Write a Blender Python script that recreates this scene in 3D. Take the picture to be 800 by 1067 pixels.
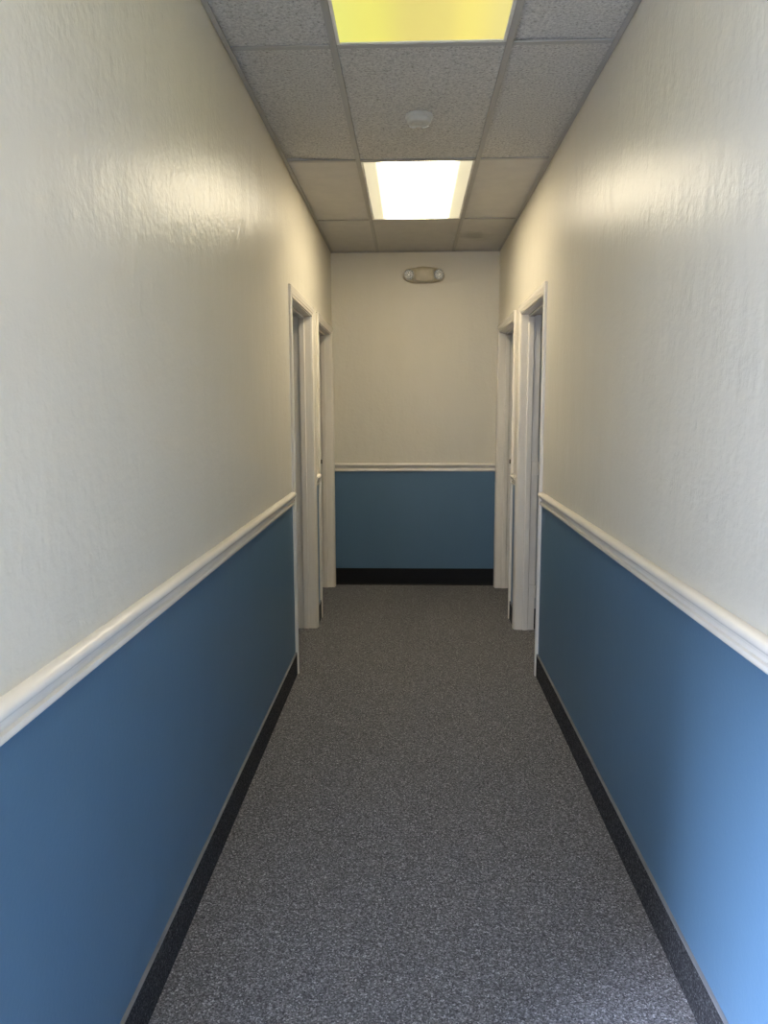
import bpy, bmesh, math, random
from mathutils import Matrix, Vector

random.seed(4)
S = bpy.context.scene
for o in list(bpy.data.objects):
    bpy.data.objects.remove(o)
COL = S.collection

# ------------------------------------------------------------------ camera
F_PX = 781.5
PITCH, YAW, ROLL = 0.1373, -0.0362, -0.0035
EYE = 1.495
cd = bpy.data.cameras.new('camera')
cam = bpy.data.objects.new('camera', cd)
COL.objects.link(cam)
cd.sensor_fit = 'HORIZONTAL'
cd.sensor_width = 36.0
cd.lens = F_PX / 800.0 * 36.0
cd.clip_start = 0.02
cd.clip_end = 60
cy_, sy_ = math.cos(YAW), math.sin(YAW)
cp_, sp_ = math.cos(PITCH), math.sin(PITCH)
cr_, sr_ = math.cos(ROLL), math.sin(ROLL)
xr = Vector((cy_, -sy_, 0)); yf = Vector((sy_, cy_, 0)); zz = Vector((0, 0, 1))
upv = zz * cp_ + yf * sp_
fwd = yf * cp_ - zz * sp_
right = xr * cr_ + upv * sr_
up = xr * (-sr_) + upv * cr_
M4 = Matrix((right, up, -fwd)).transposed().to_4x4()
M4.translation = Vector((0, 0, EYE))
cam.matrix_world = M4
S.camera = cam

# ------------------------------------------------------------------ look
S.view_settings.view_transform = 'Standard'
S.view_settings.look = 'None'
S.view_settings.exposure = 0.83
S.view_settings.gamma = 1.0
S.view_settings.use_curve_mapping = False
S.cycles.max_bounces = 14
S.cycles.diffuse_bounces = 8
S.cycles.glossy_bounces = 4
S.cycles.sample_clamp_indirect = 6.0
S.cycles.use_denoising = True

# ------------------------------------------------------------------ daylight
# beside and behind the camera the corridor opens into a lobby with a window on its left and one at the back
w = bpy.data.worlds.new('sky')
w.use_nodes = True
w.node_tree.nodes['Background'].inputs['Color'].default_value = (0.36, 0.58, 1.0, 1)
w.node_tree.nodes['Background'].inputs['Strength'].default_value = 3.0
S.world = w
LOBBY_X0, LOBBY_Y0, HALL_Y0 = -2.5, -2.9, 0.85
HEADER_Z = 2.05
WIN_L = (-2.2, 0.50, 0.35, 2.10)     # y range, z range of the left window
WIN_B = (-2.2, -0.9, 0.45, 2.25)     # x range, z range of the back window
def daylight(name, power, loc, rot, sx, sy):
    ld = bpy.data.lights.new(name, 'AREA')
    ld.shape = 'RECTANGLE'
    ld.size, ld.size_y, ld.energy, ld.color = sx, sy, power, (0.62, 0.72, 1.0)
    lo = bpy.data.objects.new(name, ld)
    COL.objects.link(lo)
    lo.location, lo.rotation_euler = loc, rot
# the bright sky above the horizon, so the light falls through the left window downwards onto the right wall
daylight('left_window_daylight', 12000.0, (-4.3, (WIN_L[0] + WIN_L[1]) / 2 - 0.1, 3.7),
         (math.radians(52), 0, math.radians(-90)), 4.0, 2.4)
daylight('back_window_daylight', 60.0, ((WIN_B[0] + WIN_B[1]) / 2, LOBBY_Y0 - 0.22, (WIN_B[2] + WIN_B[3]) / 2),
         (math.radians(90), 0, 0), WIN_B[1] - WIN_B[0], WIN_B[3] - WIN_B[2])

LAMP_STRENGTH = 11.2
DIM_STRENGTH = 0.46
FILL_STRENGTH = 6.5

# ------------------------------------------------------------------ dimensions
XL, XR = -0.6514, 0.7121         # corridor wall faces
WT = 0.122                       # wall thickness
YE = 6.27                        # end wall face
H = 2.743                        # ceiling
RAIL_Z0 = 0.972
RAIL_H = 0.070
BASE_H = 0.130
DOOR_H = 2.088
D1 = (4.140, 4.972)              # openings along y
D2 = (5.305, 6.165)
GY = [LOBBY_Y0, -2.076, -0.856, 0.364, 1.584, 2.804, 4.024, 5.243]   # cross tees
TX = (-0.2719, 0.3381)           # main tees

# ------------------------------------------------------------------ materials
def new_mat(name):
    m = bpy.data.materials.new(name)
    m.use_nodes = True
    nt = m.node_tree
    return m, nt, nt.nodes['Principled BSDF']

def N(nt, t, **kw):
    n = nt.nodes.new(t)
    for k, v in kw.items():
        if k in n.inputs:
            n.inputs[k].default_value = v
        else:
            setattr(n, k, v)
    return n

def ramp(nt, stops):
    r = nt.nodes.new('ShaderNodeValToRGB')
    el = r.color_ramp.elements
    while len(el) < len(stops):
        el.new(0.5)
    for e, (p, c) in zip(el, stops):
        e.position = p
        e.color = (*c, 1) if len(c) == 3 else c
    return r

def coords(nt, scale=None):
    tc = nt.nodes.new('ShaderNodeTexCoord')
    if scale is None:
        return tc.outputs['Object']
    mp = nt.nodes.new('ShaderNodeMapping')
    mp.inputs['Scale'].default_value = scale
    nt.links.new(tc.outputs['Object'], mp.inputs['Vector'])
    return mp.outputs['Vector']

def paint(name, col, rough=0.35, bump=0.25, scale=90, var=0.03, spec=0.5, dist=0.0012):
    """rolled wall paint: faint orange peel"""
    m, nt, b = new_mat(name)
    co = coords(nt)
    n1 = N(nt, 'ShaderNodeTexNoise', Scale=scale, Detail=3.0, Roughness=0.55)
    nt.links.new(co, n1.inputs['Vector'])
    co2 = coords(nt, (1, 1, 0.35))
    n2 = N(nt, 'ShaderNodeTexNoise', Scale=9.0, Detail=3.0)
    nt.links.new(co2, n2.inputs['Vector'])
    c0 = tuple(c * (1 - var) for c in col); c1 = tuple(min(1, c * (1 + var)) for c in col)
    r = ramp(nt, [(0.3, c0), (0.7, c1)])
    nt.links.new(n2.outputs['Fac'], r.inputs['Fac'])
    nt.links.new(r.outputs['Color'], b.inputs['Base Color'])
    add = N(nt, 'ShaderNodeMath', operation='ADD')
    mul = N(nt, 'ShaderNodeMath', operation='MULTIPLY')
    mul.inputs[1].default_value = 2.2
    nt.links.new(n2.outputs['Fac'], mul.inputs[0])
    nt.links.new(n1.outputs['Fac'], add.inputs[0])
    nt.links.new(mul.outputs[0], add.inputs[1])
    bp = N(nt, 'ShaderNodeBump', Strength=bump, Distance=dist)
    nt.links.new(add.outputs[0], bp.inputs['Height'])
    nt.links.new(bp.outputs['Normal'], b.inputs['Normal'])
    b.inputs['Roughness'].default_value = rough
    b.inputs['Specular IOR Level'].default_value = spec
    return m

M = {}
M['cream'] = paint('cream_wall_paint', (0.655, 0.610, 0.500), rough=0.32, bump=0.85, scale=40, spec=0.09, var=0.012, dist=0.0022)
M['blue'] = paint('blue_wall_paint', (0.083, 0.154, 0.226), rough=0.42, bump=0.3, scale=75, spec=0.3, var=0.012)
M['trim'] = paint('white_trim_paint', (0.76, 0.705, 0.60), rough=0.26, bump=0.08, scale=40, spec=0.5, dist=0.0005)
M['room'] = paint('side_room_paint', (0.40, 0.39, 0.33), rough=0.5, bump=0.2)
M['tee'] = paint('ceiling_grid_paint', (0.35, 0.335, 0.295), rough=0.45, bump=0.05, scale=30, dist=0.0004)

def carpet(name, cols, dark=1.0):
    m, nt, b = new_mat(name)
    co = coords(nt)
    v = N(nt, 'ShaderNodeTexVoronoi', Scale=270.0)
    nt.links.new(co, v.inputs['Vector'])
    n1 = N(nt, 'ShaderNodeTexNoise', Scale=260.0, Detail=2.0, Roughness=0.7)
    nt.links.new(co, n1.inputs['Vector'])
    n2 = N(nt, 'ShaderNodeTexNoise', Scale=100.0, Detail=3.0, Roughness=0.7)
    nt.links.new(co, n2.inputs['Vector'])
    sep = N(nt, 'ShaderNodeSeparateColor')
    nt.links.new(v.outputs['Color'], sep.inputs['Color'])
    mx = N(nt, 'ShaderNodeMath', operation='MULTIPLY_ADD')
    mx.inputs[1].default_value = 0.45
    nt.links.new(sep.outputs[0], mx.inputs[0])
    m2 = N(nt, 'ShaderNodeMath', operation='MULTIPLY')
    m2.inputs[1].default_value = 0.55
    nt.links.new(n2.outputs['Fac'], m2.inputs[0])
    nt.links.new(m2.outputs[0], mx.inputs[2])
    r = ramp(nt, [(0.22, tuple(c * dark for c in cols[0])), (0.48, tuple(c * dark for c in cols[1])),
                  (0.66, tuple(c * dark for c in cols[2])), (0.78, tuple(c * dark for c in cols[3]))])
    nt.links.new(mx.outputs[0], r.inputs['Fac'])
    nt.links.new(r.outputs['Color'], b.inputs['Base Color'])
    bp = N(nt, 'ShaderNodeBump', Strength=0.9, Distance=0.004)
    ad = N(nt, 'ShaderNodeMath', operation='ADD')
    nt.links.new(n1.outputs['Fac'], ad.inputs[0])
    nt.links.new(v.outputs['Distance'], ad.inputs[1])
    nt.links.new(ad.outputs[0], bp.inputs['Height'])
    nt.links.new(bp.outputs['Normal'], b.inputs['Normal'])
    b.inputs['Roughness'].default_value = 1.0
    b.inputs['Specular IOR Level'].default_value = 0.1
    return m

CC = [(0.068, 0.067, 0.069), (0.156, 0.153, 0.156), (0.262, 0.257, 0.262), (0.54, 0.53, 0.54)]
M['carpet'] = carpet('grey_loop_carpet', CC)
M['carpet_base'] = carpet('grey_carpet_skirting', CC, 0.26)

def plain(name, col, rough=0.5, metal=0.0, spec=0.5, var=0.08, scale=25):
    m, nt, b = new_mat(name)
    n = N(nt, 'ShaderNodeTexNoise', Scale=scale, Detail=3.0)
    nt.links.new(coords(nt), n.inputs['Vector'])
    r = ramp(nt, [(0.3, tuple(c * (1 - var) for c in col)), (0.7, tuple(min(1, c * (1 + var)) for c in col))])
    nt.links.new(n.outputs['Fac'], r.inputs['Fac'])
    nt.links.new(r.outputs['Color'], b.inputs['Base Color'])
    b.inputs['Roughness'].default_value = rough
    b.inputs['Metallic'].default_value = metal
    b.inputs['Specular IOR Level'].default_value = spec
    return m

M['binding'] = plain('carpet_edge_binding', (0.17, 0.17, 0.17), 0.5)
M['vinyl'] = plain('black_vinyl_base', (0.006, 0.006, 0.006), 0.55, spec=0.2)
M['plastic'] = plain('ivory_plastic', (0.46, 0.40, 0.27), 0.4)
M['detector'] = plain('white_detector_plastic', (0.50, 0.49, 0.43), 0.45)
M['lit_lip_and_bulb'] = plain('lit_lip_and_bulb_white', (0.95, 0.93, 0.88), 0.3)
M['dark'] = plain('dark_recess', (0.02, 0.017, 0.013), 0.6)
M['brass'] = plain('aged_brass', (0.10, 0.07, 0.035), 0.45, metal=0.8)
M['chrome'] = plain('lamp_reflector', (0.75, 0.75, 0.73), 0.22, metal=0.9)
M['lamp_frame'] = plain('troffer_enamel', (0.72, 0.70, 0.62), 0.4)

def clear_lens():
    m, nt, b = new_mat('ribbed_clear_lens')
    b.inputs['Base Color'].default_value = (0.95, 0.94, 0.9, 1)
    b.inputs['Roughness'].default_value = 0.12
    b.inputs['Transmission Weight'].default_value = 0.9
    b.inputs['IOR'].default_value = 1.49
    wv = N(nt, 'ShaderNodeTexVoronoi', Scale=150.0)
    nt.links.new(coords(nt), wv.inputs['Vector'])
    bp = N(nt, 'ShaderNodeBump', Strength=0.6, Distance=0.002)
    nt.links.new(wv.outputs['Distance'], bp.inputs['Height'])
    nt.links.new(bp.outputs['Normal'], b.inputs['Normal'])
    return m
M['lens'] = clear_lens()

def tile_mat():
    """lay-in mineral fibre tile with pinholes and fissures"""
    m, nt, b = new_mat('mineral_fibre_tile')
    co = coords(nt)
    n = N(nt, 'ShaderNodeTexNoise', Scale=105.0, Detail=4.0, Roughness=0.7)
    nt.links.new(co, n.inputs['Vector'])
    v = N(nt, 'ShaderNodeTexVoronoi', Scale=95.0)
    nt.links.new(co, v.inputs['Vector'])
    lt = ramp(nt, [(0.32, (0.24, 0.23, 0.20)), (0.43, (0.45, 0.44, 0.39)), (0.55, (0.54, 0.52, 0.47)), (0.68, (0.66, 0.64, 0.57))])
    nt.links.new(n.outputs['Fac'], lt.inputs['Fac'])
    # a brownish water stain on the last tile
    mp = nt.nodes.new('ShaderNodeMapping')
    mp.inputs['Location'].default_value = (-0.45, -5.72, -H)
    nt.links.new(co, mp.inputs['Vector'])
    ns = N(nt, 'ShaderNodeTexNoise', Scale=6.0, Detail=3.0)
    nt.links.new(co, ns.inputs['Vector'])
    ln = N(nt, 'ShaderNodeVectorMath', operation='LENGTH')
    nt.links.new(mp.outputs['Vector'], ln.inputs[0])
    ad = N(nt, 'ShaderNodeMath', operation='MULTIPLY_ADD')
    ad.inputs[1].default_value = 0.25
    nt.links.new(ns.outputs['Fac'], ad.inputs[0])
    nt.links.new(ln.outputs['Value'], ad.inputs[2])
    sr = ramp(nt, [(0.14, (0.62, 0.6, 0.56)), (0.27, (1, 1, 1))])
    nt.links.new(ad.outputs[0], sr.inputs['Fac'])
    mix = N(nt, 'ShaderNodeMix', data_type='RGBA', blend_type='MULTIPLY')
    mix.inputs[0].default_value = 1.0
    nt.links.new(lt.outputs['Color'], mix.inputs[6])
    nt.links.new(sr.outputs['Color'], mix.inputs[7])
    nt.links.new(mix.outputs[2], b.inputs['Base Color'])
    bp = N(nt, 'ShaderNodeBump', Strength=0.8, Distance=0.003)
    nt.links.new(n.outputs['Fac'], bp.inputs['Height'])
    nt.links.new(bp.outputs['Normal'], b.inputs['Normal'])
    b.inputs['Roughness'].default_value = 0.95
    b.inputs['Specular IOR Level'].default_value = 0.1
    return m
M['tile'] = tile_mat()

def smooth_tile():
    m, nt, b = new_mat('smooth_ceiling_tile')
    n = N(nt, 'ShaderNodeTexNoise', Scale=14.0, Detail=4.0)
    nt.links.new(coords(nt), n.inputs['Vector'])
    r = ramp(nt, [(0.3, (0.49, 0.47, 0.43)), (0.7, (0.53, 0.51, 0.46))])
    nt.links.new(n.outputs['Fac'], r.inputs['Fac'])
    co = coords(nt)
    mp = nt.nodes.new('ShaderNodeMapping')
    mp.inputs['Location'].default_value = (-0.46, -5.74, -H)
    nt.links.new(co, mp.inputs['Vector'])
    ns = N(nt, 'ShaderNodeTexNoise', Scale=7.0, Detail=3.0)
    nt.links.new(co, ns.inputs['Vector'])
    ln = N(nt, 'ShaderNodeVectorMath', operation='LENGTH')
    nt.links.new(mp.outputs['Vector'], ln.inputs[0])
    ad = N(nt, 'ShaderNodeMath', operation='MULTIPLY_ADD')
    ad.inputs[1].default_value = 0.22
    nt.links.new(ns.outputs['Fac'], ad.inputs[0])
    nt.links.new(ln.outputs['Value'], ad.inputs[2])
    sr = ramp(nt, [(0.15, (0.72, 0.71, 0.68)), (0.28, (1, 1, 1))])
    nt.links.new(ad.outputs[0], sr.inputs['Fac'])
    mix = N(nt, 'ShaderNodeMix', data_type='RGBA', blend_type='MULTIPLY')
    mix.inputs[0].default_value = 1.0
    nt.links.new(r.outputs['Color'], mix.inputs[6])
    nt.links.new(sr.outputs['Color'], mix.inputs[7])
    nt.links.new(mix.outputs[2], b.inputs['Base Color'])
    b.inputs['Roughness'].default_value = 0.9
    return m
M['tile_smooth'] = smooth_tile()

def diffuser(name, stops, strength, base=(0.6, 0.58, 0.5)):
    """lit acrylic panel; the tubes above it show as brighter lengths across x (object x from -0.5 to 0.5)"""
    m, nt, b = new_mat(name)
    tc = nt.nodes.new('ShaderNodeTexCoord')
    sx = N(nt, 'ShaderNodeSeparateXYZ')
    nt.links.new(tc.outputs['Generated'], sx.inputs[0])
    r = ramp(nt, stops)
    r.color_ramp.interpolation = 'EASE'
    nt.links.new(sx.outputs['X'], r.inputs['Fac'])
    b.inputs['Base Color'].default_value = (*base, 1)
    b.inputs['Roughness'].default_value = 0.4
    nt.links.new(r.outputs['Color'], b.inputs['Emission Color'])
    b.inputs['Emission Strength'].default_value = strength
    return m

# ------------------------------------------------------------------ mesh helpers
class MB:
    def __init__(s):
        s.v, s.f, s.m, s.sm = [], [], [], []
    def face(s, pts, mi=0, smooth=False):
        i = len(s.v)
        s.v += [tuple(p) for p in pts]
        s.f.append(tuple(range(i, i + len(pts))))
        s.m.append(mi); s.sm.append(smooth)
    def box(s, x0, x1, y0, y1, z0, z1, mi=0):
        i = len(s.v)
        s.v += [(x, y, z) for z in (z0, z1) for y in (y0, y1) for x in (x0, x1)]
        for q in ((0, 2, 3, 1), (4, 5, 7, 6), (0, 1, 5, 4), (2, 6, 7, 3), (0, 4, 6, 2), (1, 3, 7, 5)):
            s.f.append(tuple(i + k for k in q)); s.m.append(mi); s.sm.append(False)
    def rows(s, rows, closed=False, mi=0, smooth=True, caps=True):
        """a skin through rows of equal length (profile points); optional end caps"""
        i = len(s.v); n = len(rows[0])
        for r in rows:
            s.v += [tuple(p) for p in r]
        for a in range(len(rows) - 1):
            for k in range(n if closed else n - 1):
                k2 = (k + 1) % n
                s.f.append((i + a * n + k, i + a * n + k2, i + (a + 1) * n + k2, i + (a + 1) * n + k))
                s.m.append(mi); s.sm.append(smooth)
        if caps:
            s.f.append(tuple(i + k for k in reversed(range(n)))); s.m.append(mi); s.sm.append(False)
            s.f.append(tuple(i + (len(rows) - 1) * n + k for k in range(n))); s.m.append(mi); s.sm.append(False)
    def build(s, name, mats, parent=None, bevel=0.0, origin=(0, 0, 0), angle=None):
        me = bpy.data.meshes.new(name)
        ox, oy, oz = origin
        me.from_pydata([(x - ox, y - oy, z - oz) for x, y, z in s.v], [], s.f)
        mats = mats if isinstance(mats, (list, tuple)) else [mats]
        for m in mats:
            me.materials.append(m)
        for p, mi, sm in zip(me.polygons, s.m, s.sm):
            p.material_index = mi; p.use_smooth = sm
        bm = bmesh.new(); bm.from_mesh(me)
        bmesh.ops.recalc_face_normals(bm, faces=bm.faces)
        bm.to_mesh(me); bm.free()
        o = bpy.data.objects.new(name, me)
        COL.objects.link(o)
        o.location = origin
        if parent is not None:
            o.parent = parent
            o.location = (ox - parent.location.x, oy - parent.location.y, oz - parent.location.z)
        if bevel:
            b = o.modifiers.new('bevel', 'BEVEL'); b.width = bevel; b.segments = 2; b.limit_method = 'ANGLE'
        if angle:
            try:
                e = o.modifiers.new('split', 'EDGE_SPLIT'); e.split_angle = math.radians(angle)
            except Exception:
                pass
        return o

def lathe(cx, cy, z0, prof, seg=48, axis='z', sign=1):
    """rows around an axis; prof = [(r, d)...]"""
    rows = []
    for r, d in prof:
        row = []
        for k in range(seg):
            a = 2 * math.pi * k / seg
            if axis == 'z':
                row.append((cx + r * math.cos(a), cy + r * math.sin(a), z0 + sign * d))
            else:
                row.append((cx + r * math.cos(a), z0 + sign * d, cy + r * math.sin(a)))
        rows.append(row)
    return rows

def structure(o):
    o['kind'] = 'structure'
    return o

def empty(name, loc):
    e = bpy.data.objects.new(name, None)
    e.empty_display_size = 0.1
    e.location = loc
    COL.objects.link(e)
    return e

def thing(o, label, cat, group=None):
    o['label'] = label; o['category'] = cat
    if group:
        o['group'] = group
    return o

# ------------------------------------------------------------------ structure: floor
mb = MB(); mb.box(-2.72, 2.82, -3.1, YE + 0.12, -0.06, 0.0)
structure(mb.build('floor', M['carpet']))

# side walls of the corridor
PAINT_Z = RAIL_Z0 + RAIL_H * 0.5
def side_wall(name, xf, sgn):
    """xf = face towards the corridor, sgn = -1 for the left wall, +1 for the right wall"""
    m = MB()
    x0, x1 = sorted((xf, xf + sgn * WT))
    segs = [(HALL_Y0 if sgn < 0 else LOBBY_Y0, D1[0] - 0.019), (D1[1] + 0.019, D2[0] - 0.019), (D2[1] + 0.019, YE + 0.10)]
    for a, b in segs:
        m.box(x0, x1, a, b, 0.0, PAINT_Z, 0)
        m.box(x0, x1, a, b, PAINT_Z, DOOR_H + 0.019, 1)
    m.box(x0, x1, HALL_Y0 if sgn < 0 else LOBBY_Y0, YE + 0.10, DOOR_H + 0.019, H + 0.05, 1)
    if sgn < 0:
        m.box(x0, x1, LOBBY_Y0, HALL_Y0, HEADER_Z, H + 0.05, 1)
    return structure(m.build(name, [M['blue'], M['cream']]))
side_wall('wall_left', XL, -1)
side_wall('wall_right', XR, 1)
m = MB()
m.box(XL, XR, YE, YE + 0.10, 0.0, PAINT_Z, 0)
m.box(XL, XR, YE, YE + 0.10, PAINT_Z, H + 0.05, 1)
structure(m.build('wall_end', [M['blue'], M['cream']]))

# ------------------------------------------------------------------ structure: ceiling
tee_w = 0.024
m = MB(); g = MB(); grid_z = H
xs = [XL, TX[0], TX[1], XR]
ys = GY + [YE]
LIT = {(1, 4), (1, 6), (1, 2)}        # column, row of the troffers and the added fill panel
for ci in range(3):
    for ri in range(len(ys) - 1):
        ya = ys[ri]
        if (ci, ri) in LIT:
            continue
        x0, x1, y0, y1 = xs[ci], xs[ci + 1], ya, ys[ri + 1]
        lift = [0, 0, 0, 0]                       # corner lifts: 00, 10, 11, 01
        if (ci, ri) == (0, 5): lift = [0.010, 0, 0, 0.012]
        if (ci, ri) == (2, 4): lift = [0, 0, 0, 0.010]
        if (ci, ri) == (2, 5): lift = [0.008, 0, 0, 0]
        zb = H + 0.006
        far = ri >= 6
        i = len(m.v)
        m.v += [(x0, y0, zb + lift[0]), (x1, y0, zb + lift[1]), (x1, y1, zb + lift[2]), (x0, y1, zb + lift[3])]
        m.v += [(x, y, z + 0.016) for x, y, z in m.v[i:i + 4]]
        for q in ((0, 1, 2, 3), (4, 7, 6, 5), (0, 4, 5, 1), (1, 5, 6, 2), (2, 6, 7, 3), (3, 7, 4, 0)):
            m.f.append(tuple(i + k for k in q)); m.m.append(1 if far else 0); m.sm.append(False)
# plenum deck above the tiles
m.box(XL - 0.1, XR + 0.1, LOBBY_Y0, YE + 0.1, H + 0.20, H + 0.24, 2)
ceil = structure(m.build('ceiling', [M['tile'], M['tile_smooth'], M['dark']]))
def tee(x0, x1, y0, y1):
    g.box(x0, x1, y0, y1, H - 0.001, H + 0.005)
for tx in TX:
    tee(tx - tee_w / 2, tx + tee_w / 2, LOBBY_Y0, YE)
for gy in GY:
    if gy > LOBBY_Y0:
        for a, b in ((XL, TX[0] - tee_w / 2), (TX[0] + tee_w / 2, TX[1] - tee_w / 2), (TX[1] + tee_w / 2, XR)):
            tee(a + 0.0005, b - 0.0005, gy - tee_w / 2, gy + tee_w / 2)
og = structure(g.build('ceiling_grid', M['tee'], ceil, bevel=0.0012))
g = MB()
for x0, x1 in ((XL + 0.003, XL + 0.022), (XR - 0.022, XR - 0.003)):
    g.box(x0, x1, LOBBY_Y0, YE - 0.0015, H - 0.004, H - 0.0015)
g.box(XL + 0.021, XR - 0.021, YE - 0.021, YE - 0.0015, H - 0.004, H - 0.0015)
structure(g.build('ceiling_wall_angle', M['tee'], ceil))

# ------------------------------------------------------------------ side rooms seen through the openings
m = MB()
def room(sgn, xface, nm):
    xo = xface + sgn * WT
    far = xo + sgn * 1.8
    a, b = sorted((xo, far))
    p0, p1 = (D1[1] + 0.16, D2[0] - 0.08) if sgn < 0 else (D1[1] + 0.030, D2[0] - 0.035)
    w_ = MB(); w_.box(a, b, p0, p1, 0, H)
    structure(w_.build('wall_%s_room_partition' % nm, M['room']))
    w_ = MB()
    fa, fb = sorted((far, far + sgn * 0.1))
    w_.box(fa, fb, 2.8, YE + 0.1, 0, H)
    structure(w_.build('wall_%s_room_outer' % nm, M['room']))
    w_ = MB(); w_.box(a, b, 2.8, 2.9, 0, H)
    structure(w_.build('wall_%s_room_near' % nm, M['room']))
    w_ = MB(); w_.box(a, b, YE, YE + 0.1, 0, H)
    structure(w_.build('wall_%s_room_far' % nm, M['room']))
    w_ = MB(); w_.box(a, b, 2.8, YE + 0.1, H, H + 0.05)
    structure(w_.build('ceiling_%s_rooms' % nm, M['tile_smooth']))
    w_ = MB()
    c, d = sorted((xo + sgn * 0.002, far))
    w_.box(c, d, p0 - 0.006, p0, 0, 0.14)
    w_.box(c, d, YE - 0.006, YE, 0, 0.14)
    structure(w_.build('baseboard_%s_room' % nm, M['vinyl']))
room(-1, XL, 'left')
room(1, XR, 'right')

# ------------------------------------------------------------------ lobby beside and behind the camera
XO = XL - WT
def framed_wall(name, wname, axis, face, span, win):
    """a wall 0.12 thick outside `face`, with one window opening"""
    a0, a1, z0, z1 = win
    m = MB(); f = MB()
    def bx(mb_, p, q, r, t, d0=0.0, d1=0.12):
        if axis == 'x': mb_.box(face - d1, face - d0, p, q, r, t)
        else: mb_.box(p, q, face - d1, face - d0, r, t)
    bx(m, span[0], a0, 0, H); bx(m, a1, span[1], 0, H); bx(m, a0, a1, 0, z0); bx(m, a0, a1, z1, H)
    structure(m.build(name, M['cream']))
    mid = (a0 + a1) / 2
    for p, q in ((a0, a0 + 0.05), (mid - 0.025, mid + 0.025), (a1 - 0.05, a1)):
        bx(f, p, q, z0, z1, 0.04, 0.09)
    for r, t in ((z0, z0 + 0.05), (z1 - 0.05, z1)):
        bx(f, a0 + 0.05, a1 - 0.05, r, t, 0.045, 0.085)
    structure(f.build(wname, M['trim']))
framed_wall('wall_lobby_left', 'window_1', 'x', LOBBY_X0, (LOBBY_Y0 - 0.12, HALL_Y0 + 0.12), WIN_L)
framed_wall('wall_lobby_back', 'window_2', 'y', LOBBY_Y0, (LOBBY_X0, XR + WT), WIN_B)
m = MB(); m.box(LOBBY_X0, XO, HALL_Y0, HALL_Y0 + 0.12, 0, H)
structure(m.build('wall_lobby_front', M['cream']))
m = MB(); m.box(LOBBY_X0 - 0.12, XO, LOBBY_Y0 - 0.12, HALL_Y0 + 0.12, H, H + 0.05)
structure(m.build('ceiling_lobby', M['tile_smooth']))

# ------------------------------------------------------------------ chair rails
RP = [(0, 0), (0.009, 0), (0.013, 0.003), (0.0145, 0.009), (0.013, 0.016), (0.006, 0.019), (0.005, 0.024),
      (0.0055, 0.030), (0.008, 0.034), (0.014, 0.037), (0.0145, 0.041), (0.020, 0.045), (0.0245, 0.052),
      (0.0235, 0.060), (0.018, 0.066), (0.010, 0.0695), (0, 0.070)]
def rail(name, a, b, axis, face, sgn):
    m = MB(); rows = []
    for t in (a, b):
        if axis == 'y':
            rows.append([(face + sgn * d, t, RAIL_Z0 + z) for d, z in RP])
        else:
            rows.append([(t, face + sgn * d, RAIL_Z0 + z) for d, z in RP])
    m.rows(rows, closed=True)
    return structure(m.build(name, M['trim'], angle=50))
CW = 0.058
rail('trim_1', HALL_Y0, D1[0] - CW - 0.006, 'y', XL, 1)
rail('trim_2', LOBBY_Y0, D1[0] - CW - 0.006, 'y', XR, -1)
rail('trim_3', D1[1] + CW + 0.006, D2[0] - CW - 0.006, 'y', XL, 1)
rail('trim_4', D1[1] + CW + 0.006, D2[0] - CW - 0.006, 'y', XR, -1)
rail('trim_5', XL, XR, 'x', YE, -1)

# ------------------------------------------------------------------ baseboards
def base(name, y0, y1, face, sgn):
    t = 0.009
    m = MB(); x0, x1 = sorted((face, face + sgn * t))
    m.box(x0, x1, y0, y1, 0, BASE_H - 0.0035)
    o = structure(m.build(name, M['carpet_base']))
    m = MB(); x0, x1 = sorted((face, face + sgn * (t + 0.0015)))
    m.box(x0, x1, y0, y1, BASE_H - 0.0035, BASE_H)
    structure(m.build('edge_binding', M['binding'], o, bevel=0.001))
base('baseboard_left', HALL_Y0, D1[0] - CW - 0.006, XL, 1)
base('baseboard_right', LOBBY_Y0, D1[0] - CW - 0.006, XR, -1)
base('baseboard_left_pier', D1[1] + CW + 0.006, D2[0] - CW - 0.006, XL, 1)
base('baseboard_right_pier', D1[1] + CW + 0.006, D2[0] - CW - 0.006, XR, -1)
m = MB()
rows = [[(x, YE - d, z) for d, z in ((0, 0), (0.012, 0), (0.010, 0.004), (0.004, 0.012), (0.003, 0.140), (0, 0.144))] for x in (XL, XR)]
m.rows(rows, closed=True, smooth=False)
structure(m.build('baseboard_end', M['vinyl']))

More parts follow.
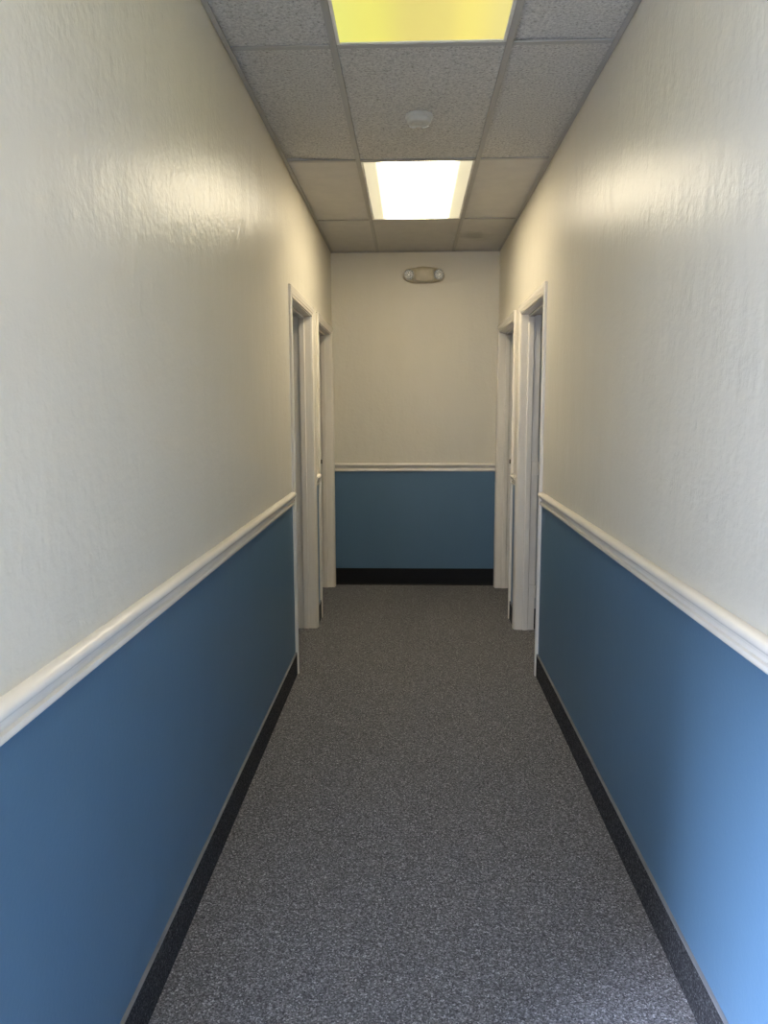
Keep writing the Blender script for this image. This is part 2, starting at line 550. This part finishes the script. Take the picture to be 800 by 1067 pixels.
# ------------------------------------------------------------------ door frames (openings without leaves)
CP = [(0.000, 0.000), (0.000, 0.007), (0.003, 0.009), (0.012, 0.010), (0.016, 0.013), (0.026, 0.0145),
      (0.034, 0.0165), (0.044, 0.0165), (0.051, 0.0165), (0.056, 0.014), (0.058, 0.009), (0.058, 0.000)]
def door_frame(name, xf, sgn, D, hinges):
    """xf = wall face, sgn points away from the corridor"""
    y0, y1 = D
    yc = (y0 + y1) / 2
    e = structure(empty(name, (xf, yc, 0)))
    # lining
    jt = 0.019
    xa, xb = sorted((xf, xf + sgn * WT))
    m = MB()
    m.box(xa, xb, y0 - jt, y0, 0, DOOR_H + jt)
    m.box(xa, xb, y1, y1 + jt, 0, DOOR_H + jt)
    m.box(xa, xb, y0, y1, DOOR_H, DOOR_H + jt)
    structure(m.build('jamb', M['trim'], e, bevel=0.001))
    # stop
    sa, sb = sorted((xf + sgn * 0.042, xf + sgn * 0.080))
    m = MB(); st = 0.013
    m.box(sa, sb, y0, y0 + st, 0, DOOR_H - st)
    m.box(sa, sb, y1 - st, y1, 0, DOOR_H - st)
    m.box(sa, sb, y0, y1, DOOR_H - st, DOOR_H)
    structure(m.build('door_stop', M['trim'], e, bevel=0.004))
    # casing on the corridor side and on the room side
    for nm, xs_, d in (('casing', xf, -sgn),):
        m = MB(); rows = []
        rv = 0.005
        for w_, t_ in CP:
            x = xs_ + d * t_
            a, b, z = y0 - rv - w_, y1 + rv + w_, DOOR_H + rv + w_
            rows.append([(x, a, 0), (x, a, z), (x, b, z), (x, b, 0)])
        # rows run along the profile: skin them, then cap the feet
        m.rows(rows, closed=False, smooth=False, caps=False)
        i = 0
        m.f.append(tuple(k * 4 for k in range(len(CP)))); m.m.append(0); m.sm.append(False)
        m.f.append(tuple(k * 4 + 3 for k in range(len(CP)))); m.m.append(0); m.sm.append(False)
        structure(m.build(nm, M['trim'], e))
    # painted-over hinge leaves on the far lining
    for hz in hinges:
        m = MB()
        hx0, hx1 = sorted((xf + sgn * 0.084, xf + sgn * (WT - 0.004)))
        m.box(hx0, hx1, y1 - 0.005, y1, hz - 0.045, hz + 0.045)
        kx = xf + sgn * (WT + 0.001)
        m.rows([[(kx + 0.006 * math.cos(a), y1 - 0.006 + 0.006 * math.sin(a), z) for a in
                 [k * math.pi / 6 for k in range(12)]] for z in (hz - 0.045, hz + 0.045)], closed=True)
        structure(m.build('hinge', M['trim'], e, bevel=0.0016))
    return e
door_frame('door_1', XL, -1, D1, ())
door_frame('door_2', XR, 1, D1, (0.27, 1.10))
d3 = door_frame('door_3', XL, -1, D2, ())
d4 = door_frame('door_4', XR, 1, D2, ())
for d, xf, sgn in ((d3, XL, -1), (d4, XR, 1)):
    # strike plate with its lip showing past the near lining
    m = MB()
    y0 = D2[0]
    xa, xb = sorted((xf - sgn * 0.012, xf + sgn * 0.030))
    m.box(xa, xb, y0, y0 + 0.002, 1.095, 1.150)
    xa, xb = sorted((xf - sgn * 0.021, xf - sgn * 0.012))
    m.box(xa, xb, y0 - 0.004, y0 + 0.002, 1.107, 1.137)
    o = structure(m.build('strike_plate', M['brass'], d))

# ------------------------------------------------------------------ ceiling lights
def troffer(y0, y1, mat, label):
    cx = (TX[0] + TX[1]) / 2
    e = empty('ceiling_light', (cx, (y0 + y1) / 2, H))
    thing(e, label, 'ceiling light', 'recessed panel lights in the corridor ceiling')
    x0, x1 = TX[0] + tee_w / 2, TX[1] - tee_w / 2
    y0 += tee_w / 2; y1 -= tee_w / 2
    m = MB(); fw = 0.012
    z0, z1 = H + 0.0005, H + 0.012
    for a, b, c, d in ((x0, x0 + fw, y0, y1), (x1 - fw, x1, y0, y1), (x0 + fw, x1 - fw, y0, y0 + fw), (x0 + fw, x1 - fw, y1 - fw, y1)):
        m.box(a, b, c, d, z0, z1)
    m.build('frame', M['lamp_frame'], e, bevel=0.002)
    m = MB()
    m.box(x0, x1, y0, y1, H + 0.10, H + 0.104)
    m.box(x0, x0 + 0.003, y0, y1, H + 0.0125, H + 0.10)
    m.box(x1 - 0.003, x1, y0, y1, H + 0.0125, H + 0.10)
    m.box(x0, x1, y0, y0 + 0.003, H + 0.0125, H + 0.10)
    m.box(x0, x1, y1 - 0.003, y1, H + 0.0125, H + 0.10)
    m.build('housing', M['lamp_frame'], e)
    m = MB(); m.box(x0 + fw, x1 - fw, y0 + fw, y1 - fw, H + 0.004, H + 0.007)
    m.build('diffuser', mat, e, origin=(cx, (y0 + y1) / 2, H + 0.005))
    return e
WARM = (1.0, 0.87, 0.62)
COOL = (0.93, 0.92, 1.0)
lit = diffuser('lit_diffuser', [(0.0, (0.030, 0.027, 0.018)), (0.10, (0.035, 0.031, 0.020)), (0.26, (0.95, 0.83, 0.62)),
                                (0.5, WARM), (0.72, (0.95, 0.83, 0.62)), (0.90, (0.035, 0.031, 0.020)), (1.0, (0.030, 0.027, 0.018))], LAMP_STRENGTH)
dim = diffuser('yellowed_diffuser', [(0.0, (0.80, 0.80, 0.14)), (0.20, (0.82, 0.77, 0.11)), (0.45, (0.72, 0.60, 0.13)),
                                     (0.62, (0.76, 0.63, 0.14)), (0.78, (0.92, 0.77, 0.15)), (1.0, (0.80, 0.68, 0.20))], DIM_STRENGTH, (0.55, 0.50, 0.22))
troffer(GY[4], GY[5], dim, 'dim yellowed ceiling panel light nearest the camera, before the smoke detector')
troffer(GY[6], GY[7], lit, 'bright white glowing ceiling panel light between the smoke detector and the end wall')

# unseen glowing panel over the camera, added to fill the near corridor with light
m = MB(); m.box(TX[0] + 0.024, TX[1] - 0.024, GY[2] + 0.024, GY[3] - 0.024, H + 0.004, H + 0.007)
structure(m.build('added_fill_panel', diffuser('cool_fill_glow', [(0.0, COOL), (1.0, COOL)], FILL_STRENGTH), ceil))

# ------------------------------------------------------------------ smoke detector
SX, SY = 0.033, 3.45
e = empty('smoke_detector', (SX, SY, H))
thing(e, 'small round off-white smoke detector on the ceiling tile between the two panel lights', 'smoke detector')
zt = H + 0.006
m = MB(); m.rows(lathe(SX, SY, zt, [(0.058, 0), (0.060, 0.003), (0.060, 0.011), (0.057, 0.015), (0.050, 0.017)], sign=-1), closed=True)
m.build('base', M['detector'], e, angle=40)
m = MB(); m.rows(lathe(SX, SY, zt - 0.013, [(0.052, 0), (0.052, 0.013), (0.050, 0.018), (0.046, 0.021), (0.036, 0.022), (0.034, 0.0205), (0.020, 0.0205), (0.018, 0.022), (0.004, 0.0225)], sign=-1), closed=True)
m.build('cover', M['detector'], e, angle=40)
for s in (-1, 1):
    m = MB(); rows = []
    for k in range(9):
        a = math.radians(90 + s * (20 + 34 * k / 8))
        c, q = math.cos(a), math.sin(a)
        rows.append([(SX + r * c, SY + r * q, z) for r, z in ((0.0455, zt - 0.0325), (0.0525, zt - 0.0300), (0.0535, zt - 0.0345), (0.0465, zt - 0.0385))])
    m.rows(rows, closed=True, smooth=False)
    o = m.build('lit_vent_lip', M['lit_lip_and_bulb'], e)  # lip coloured whiter than the cover, as if catching the bright panel's light
    o['label'] = 'vent lip with lamp light painted in white'

# ------------------------------------------------------------------ emergency light
EX, EZ = 0.101, 2.556
e = empty('emergency_light', (EX, YE, EZ))
thing(e, 'ivory twin-lamp emergency light mounted high on the end wall below the ceiling', 'emergency light')
def lobe(w, h, n=64, p=2.6):
    """flat-sided oval outline with rounded ends"""
    out = []
    for k in range(n):
        a = 2 * math.pi * k / n
        c, s_ = math.cos(a), math.sin(a)
        out.append((w * math.copysign(abs(c) ** (2 / p), c), h * math.copysign(abs(s_) ** (2 / p), s_)))
    return out
m = MB(); rows = []
for w_, h_, d in ((0.166, 0.061, 0.001), (0.168, 0.063, 0.006), (0.168, 0.063, 0.022), (0.163, 0.059, 0.032), (0.152, 0.052, 0.037), (0.060, 0.046, 0.038)):
    rows.append([(EX + x, YE - d, EZ + z) for x, z in lobe(w_, h_)])
m.rows(rows, closed=True)
m.build('housing', M['plastic'], e, angle=50)
m = MB(); rows = []
for s_, d in ((1.0, 0.030), (1.0, 0.058), (0.985, 0.070), (0.93, 0.080), (0.78, 0.086), (0.4, 0.090)):
    out = []
    for x, z in lobe(0.082, 0.060, p=5.0):
        out.append((EX + x * s_, YE - d, EZ + z * s_ * (1 - 0.10 * abs(x) / 0.082)))
    rows.append(out)
m.rows(rows, closed=True)
m.build('cover', M['plastic'], e, angle=50)
# lamps
for s in (-1, 1):
    lx = EX + s * 0.120
    m = MB()
    m.rows(lathe(lx, EZ - 0.001, YE - 0.030, [(0.030, 0), (0.041, 0.004), (0.043, 0.016), (0.042, 0.030), (0.040, 0.032), (0.037, 0.030), (0.034, 0.022), (0.022, 0.012), (0.006, 0.008)], axis='y', sign=-1), closed=True)
    hd = m.build('lamp_head', M['chrome'], e, angle=60)
    hd['label'] = 'round silvery lamp head'
    m = MB()
    m.rows(lathe(lx, EZ - 0.001, YE - 0.046, [(0.004, 0.0), (0.006, 0.004), (0.006, 0.010), (0.003, 0.014)], seg=20, axis='y', sign=-1), closed=True)
    b = m.build('bulb', M['lit_lip_and_bulb'], hd, origin=(0, 0, 0))
    b.location = (0, 0, 0)
    m = MB()
    m.rows(lathe(lx, EZ - 0.001, YE - 0.0605, [(0.037, 0), (0.037, 0.002), (0.030, 0.006), (0.015, 0.009), (0.002, 0.010)], axis='y', sign=-1), closed=True)
    b = m.build('lens', M['lens'], hd, origin=(0, 0, 0))
    b.location = (0, 0, 0)
